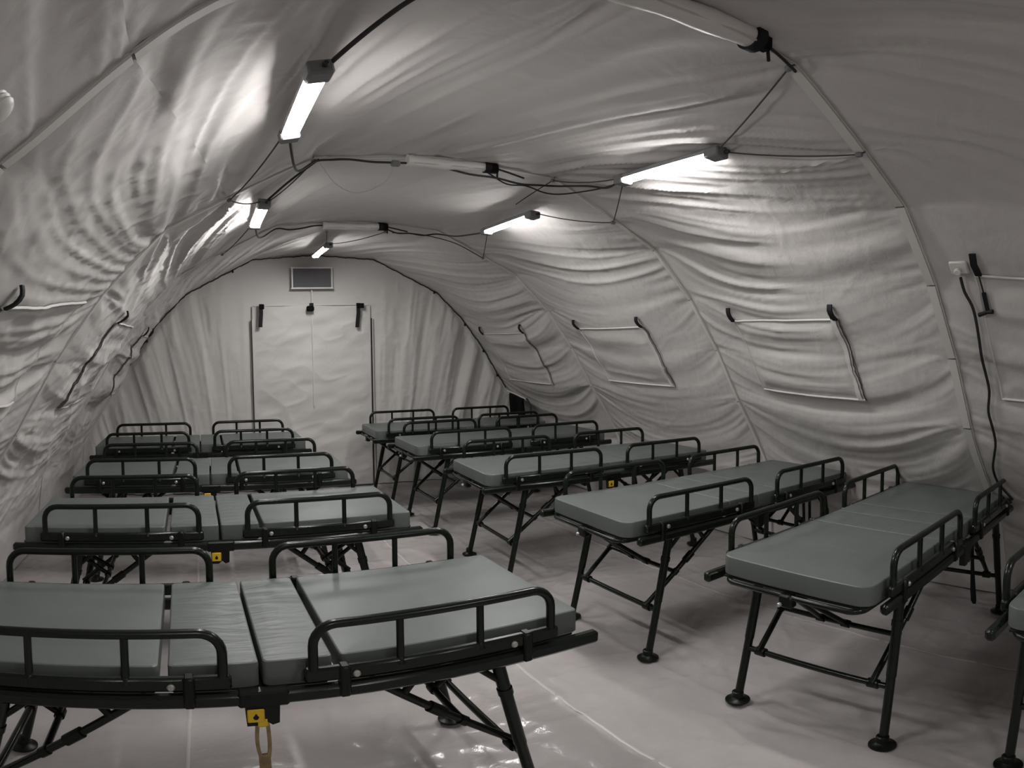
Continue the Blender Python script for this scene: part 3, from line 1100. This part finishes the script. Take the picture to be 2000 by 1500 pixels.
LEG = {(a, b): leg_mesh(a, b) for a in (-1, 1) for b in (-1, 1)}
ENDS = {}
for sx in (-1, 1):
    d = {}
    xl = .752
    mb = MB(); mb.tube([(sx * xl, -.335, .215), (sx * xl, .335, .215)], .0135, 12)
    d['lower'] = mb.mesh('cross_bar', FR)
    A0, A1 = Vector((sx * .770, .262, .222)), Vector((sx * .300, .300, .604))
    mid = A0 + (A1 - A0) * .40
    mb = MB(); mb.tube([(mid.x, -mid.y, mid.z), (mid.x, mid.y, mid.z)], .0120, 12)
    d['upper'] = mb.mesh('cross_bar', FR)
    d['braces'] = []
    for sy in (-1, 1):
        a, b = Vector((A0.x, sy * A0.y, A0.z)), Vector((A1.x, sy * A1.y, A1.z))
        mb = MB(); mb.tube([a, b], .0135, 12)
        brace = mb.mesh('brace', FR)
        mb = MB()
        dr = (b - a).normalized()
        mb.lathe([(.0195, -.030), (.0195, .030)], 12, a + (b - a) * .58, dr)
        mb.lathe([(.018, -.014), (.018, .014)], 12, a + (b - a) * .40, dr)
        col = mb.mesh('collar', F2)
        mb = MB(); mb.lathe([(.021, -.022), (.021, .022)], 12, (sx * xl, sy * .262, .215), (0, 1, 0))
        clp = mb.mesh('clamp', F2)
        mb = MB(); q = a + (b - a) * .80
        mb.tube([q, q + Vector((sx * .055, 0, .075))], .012, 10)
        lug = mb.mesh('lug', F2)
        d['braces'].append((brace, col, clp, lug))
    # centre struts from the end tube to the upper cross bar
    d['struts'] = []
    for yy in (-.045, .075):
        mb = MB(); mb.tube([(sx * .900, yy * .3, .600), (mid.x + sx * .004, yy, mid.z + .004)], .0115, 10)
        mb.lathe([(.018, -.018), (.018, .018)], 10, (mid.x, yy, mid.z), (0, 1, 0))
        d['struts'].append(mb.mesh('strut', F2))
    # rounded tube under the mattress end
    cr = .06
    pts = [(sx * .55, -.30, .612), (sx * (.965 - cr), -.30, .618)]
    for k in range(1, 6):
        a = math.pi / 2 * k / 6
        pts.append((sx * (.965 - cr + cr * math.sin(a)), -.30 + cr - cr * math.cos(a), .618))
    q = [(p[0], -p[1], p[2]) for p in reversed(pts)]
    mb = MB(); mb.tube(pts + q, .0115, 12)
    d['end_tube'] = mb.mesh('end_tube', FR)
    mb = MB(); mb.box((sx * .958, .0, .602), (.044, .060, .055), bev=.008)
    d['bracket'] = mb.mesh('bracket', F2)
    mb = MB(); mb.lathe([(.009, 0), (.009, .014), (.006, .018)], 10, (sx * .975, .018, .588), (sx, 0, 0))
    d['bracket_bolt'] = mb.mesh('bolt', M['bolt'])
    # short stay beside the leg
    mb = MB(); mb.tube([(sx * .70, .325, .50), (sx * .60, .330, .603)], .010, 8)
    mb.tube([(sx * .70, -.325, .50), (sx * .60, -.330, .603)], .010, 8)
    d['stay'] = None
    d['stays'] = []
    for sy in (-1, 1):
        mb = MB(); mb.tube([(sx * .690, sy * .325, .515), (sx * .590, sy * .33, .607)], .0105, 8)
        d['stays'].append(mb.mesh('stay', F2))
    ENDS[sx] = d


def hinge_mesh(sy):
    mb = MB()
    V = [(-.048, 0, 0), (.040, 0, 0), (.038, 0, -.060), (.020, 0, -.066), (.004, 0, -.052), (-.012, 0, -.066), (-.044, 0, -.066)]
    n = len(V)
    VV = [(p[0], sy * (RY - .012), .602 + p[2]) for p in V] + [(p[0], sy * (RY + .018), .602 + p[2]) for p in V]
    F = [tuple(range(n)), tuple(reversed(range(n, 2 * n)))]
    for j in range(n):
        F.append((j, (j + 1) % n, n + (j + 1) % n, n + j))
    mb.add(VV, F)
    mb.box((0.0, sy * RY, .622), (.13, .042, .050), bev=.006)
    return mb.mesh('hinge_bracket', F2, True, 20)


HINGE = {s: hinge_mesh(s) for s in (-1, 1)}
mb = MB(); mb.box((-.022, -(RY + .021), .572), (.044, .006, .044), bev=.006)
TAG = mb.mesh('yellow_tag', M['yellow'])
mb = MB()
V = []
for k in range(16):
    a = 2 * math.pi * k / 16
    V.append((-.022 + .0075 * math.sin(a) * (1 if math.cos(a) < .2 else .55), -(RY + .0248), .570 + .010 * math.cos(a)))
mb.add(V + [(p[0], p[1] + .002, p[2]) for p in V], [tuple(range(16)), tuple(reversed(range(16, 32)))] + [(j, (j + 1) % 16, 16 + (j + 1) % 16, 16 + j) for j in range(16)])
TAGMARK = mb.mesh('drop_mark', M['black'], False)
# centre frame cross members
mb = MB(); mb.bar((.0, -RY, .606), (.0, RY, .606), .05, .026, bev=.005)
CENTRE = mb.mesh('cross_member', F2)


def strap_mesh(x, y, z0, z1):
    return band(spline([(x, y, z0), (x + .01, y - .01, (z0 + z1) / 2), (x + .05, y - .02, z1 + .03), (x + .09, y, z1), (x + .12, y + .02, z1 + .06), (x + .11, y + .03, z0)], .04), .020, .004, (0, 1, 0)).mesh('strap', M['black'])


STRAP = strap_mesh(.62, -.20, .60, .04)


def make_bed(loc, rz, var, label, tag=True, strap=False, group='folding cots in the tent'):
    root = thing('folding_cot', label, 'cot', (loc[0], loc[1], 0), rz, group)
    for m, dk in zip(CUSH[var], DECK):
        c = obj('cushion', m, root)
        obj('deck_panel', dk, c)
    for s in (-1, 1):
        obj('side_rail', RAIL_SHORT if s < 0 and not tag else RAIL[s], root)
        h = obj('hinge_bracket', HINGE[s], root)
        if s < 0 and tag:
            obj('yellow_tag', TAG, h, label='yellow tag')
            obj('drop_mark', TAGMARK, h)
    for g in (0, 1):
        for s in (-1, 1):
            hoop, posts, base, clamps, bolts = GUARD[(g, s)]
            r = obj('guard_rail', hoop, root)
            obj('base_bar', base, r)
            for p in posts:
                obj('post', p, r)
            for p in clamps:
                obj('clamp', p, r)
            for p in bolts:
                obj('bolt', p, r)
    for k, (lm, pm) in LEG.items():
        l = obj('leg', lm, root)
        obj('foot_pad', pm, l)
    for sx, d in ENDS.items():
        obj('cross_bar', d['lower'], root)
        obj('cross_bar', d['upper'], root)
        for (br, co, cl, lug) in d['braces']:
            b = obj('brace', br, root)
            obj('collar', co, b); obj('clamp', cl, b); obj('lug', lug, b)
        for s in d['struts']:
            obj('strut', s, root)
        for s in d['stays']:
            obj('stay', s, root)
        e = obj('end_tube', d['end_tube'], root)
        k = obj('bracket', d['bracket'], e)
        obj('bolt', d['bracket_bolt'], e)
    obj('cross_member', CENTRE, root)
    if strap:
        obj('strap', STRAP, root)
    return root


make_bed((2.795, 1.535), .085, 'R', 'folding cot in the right row, whole cot nearest the camera', tag=False, strap=True)
make_bed((2.750, 2.740), .020, 'R', 'folding cot in the right row, second whole cot from the camera', tag=False, strap=True)
make_bed((2.695, 4.080), -.018, 'R', 'folding cot in the right row, third whole cot from the camera')
make_bed((2.655, 5.430), .012, 'R', 'folding cot in the right row, second from the end wall')
make_bed((2.60, 6.480), -.005, 'R', 'folding cot in the right row, nearest the end wall')
make_bed((2.905, .335), .0, 'R', 'folding cot cut off by the right picture edge')
bedL1 = make_bed((.105, 1.949), .036, 'L', 'large folding cot in the left foreground, cut by the left picture edge')
make_bed((.039, 3.391), .023, 'L', 'folding cot in the left row, second from the camera')
make_bed((.015, 4.711), -.008, 'L', 'folding cot in the left row, third from the camera')
make_bed((-.065, 6.120), .004, 'L', 'folding cot in the left row, nearest the end wall')

# pull loop hanging from the nearest cot's hinge
mb = band(spline([(-.018, -.372, .535), (-.021, -.378, .49), (-.018, -.380, .45), (-.010, -.380, .415)], .02), .010, .006, (1, 0, 0))
m1 = band(spline([(.008, -.372, .535), (.010, -.378, .49), (.010, -.380, .45), (.006, -.380, .415)], .02), .010, .006, (1, 0, 0))
mb.add(m1.v, m1.f)
mb.bar((-.004, -.380, .435), (.002, -.380, .26), .030, .006, up=(0, 1, 0))
pl = build(mb, 'pull_strap', M['amber'], bedL1, label='amber pull strap')
mb = MB(); mb.box((-.005, -.374, .545), (.034, .014, .035), bev=.006)
build(mb, 'loop_head', M['yellow'], pl)
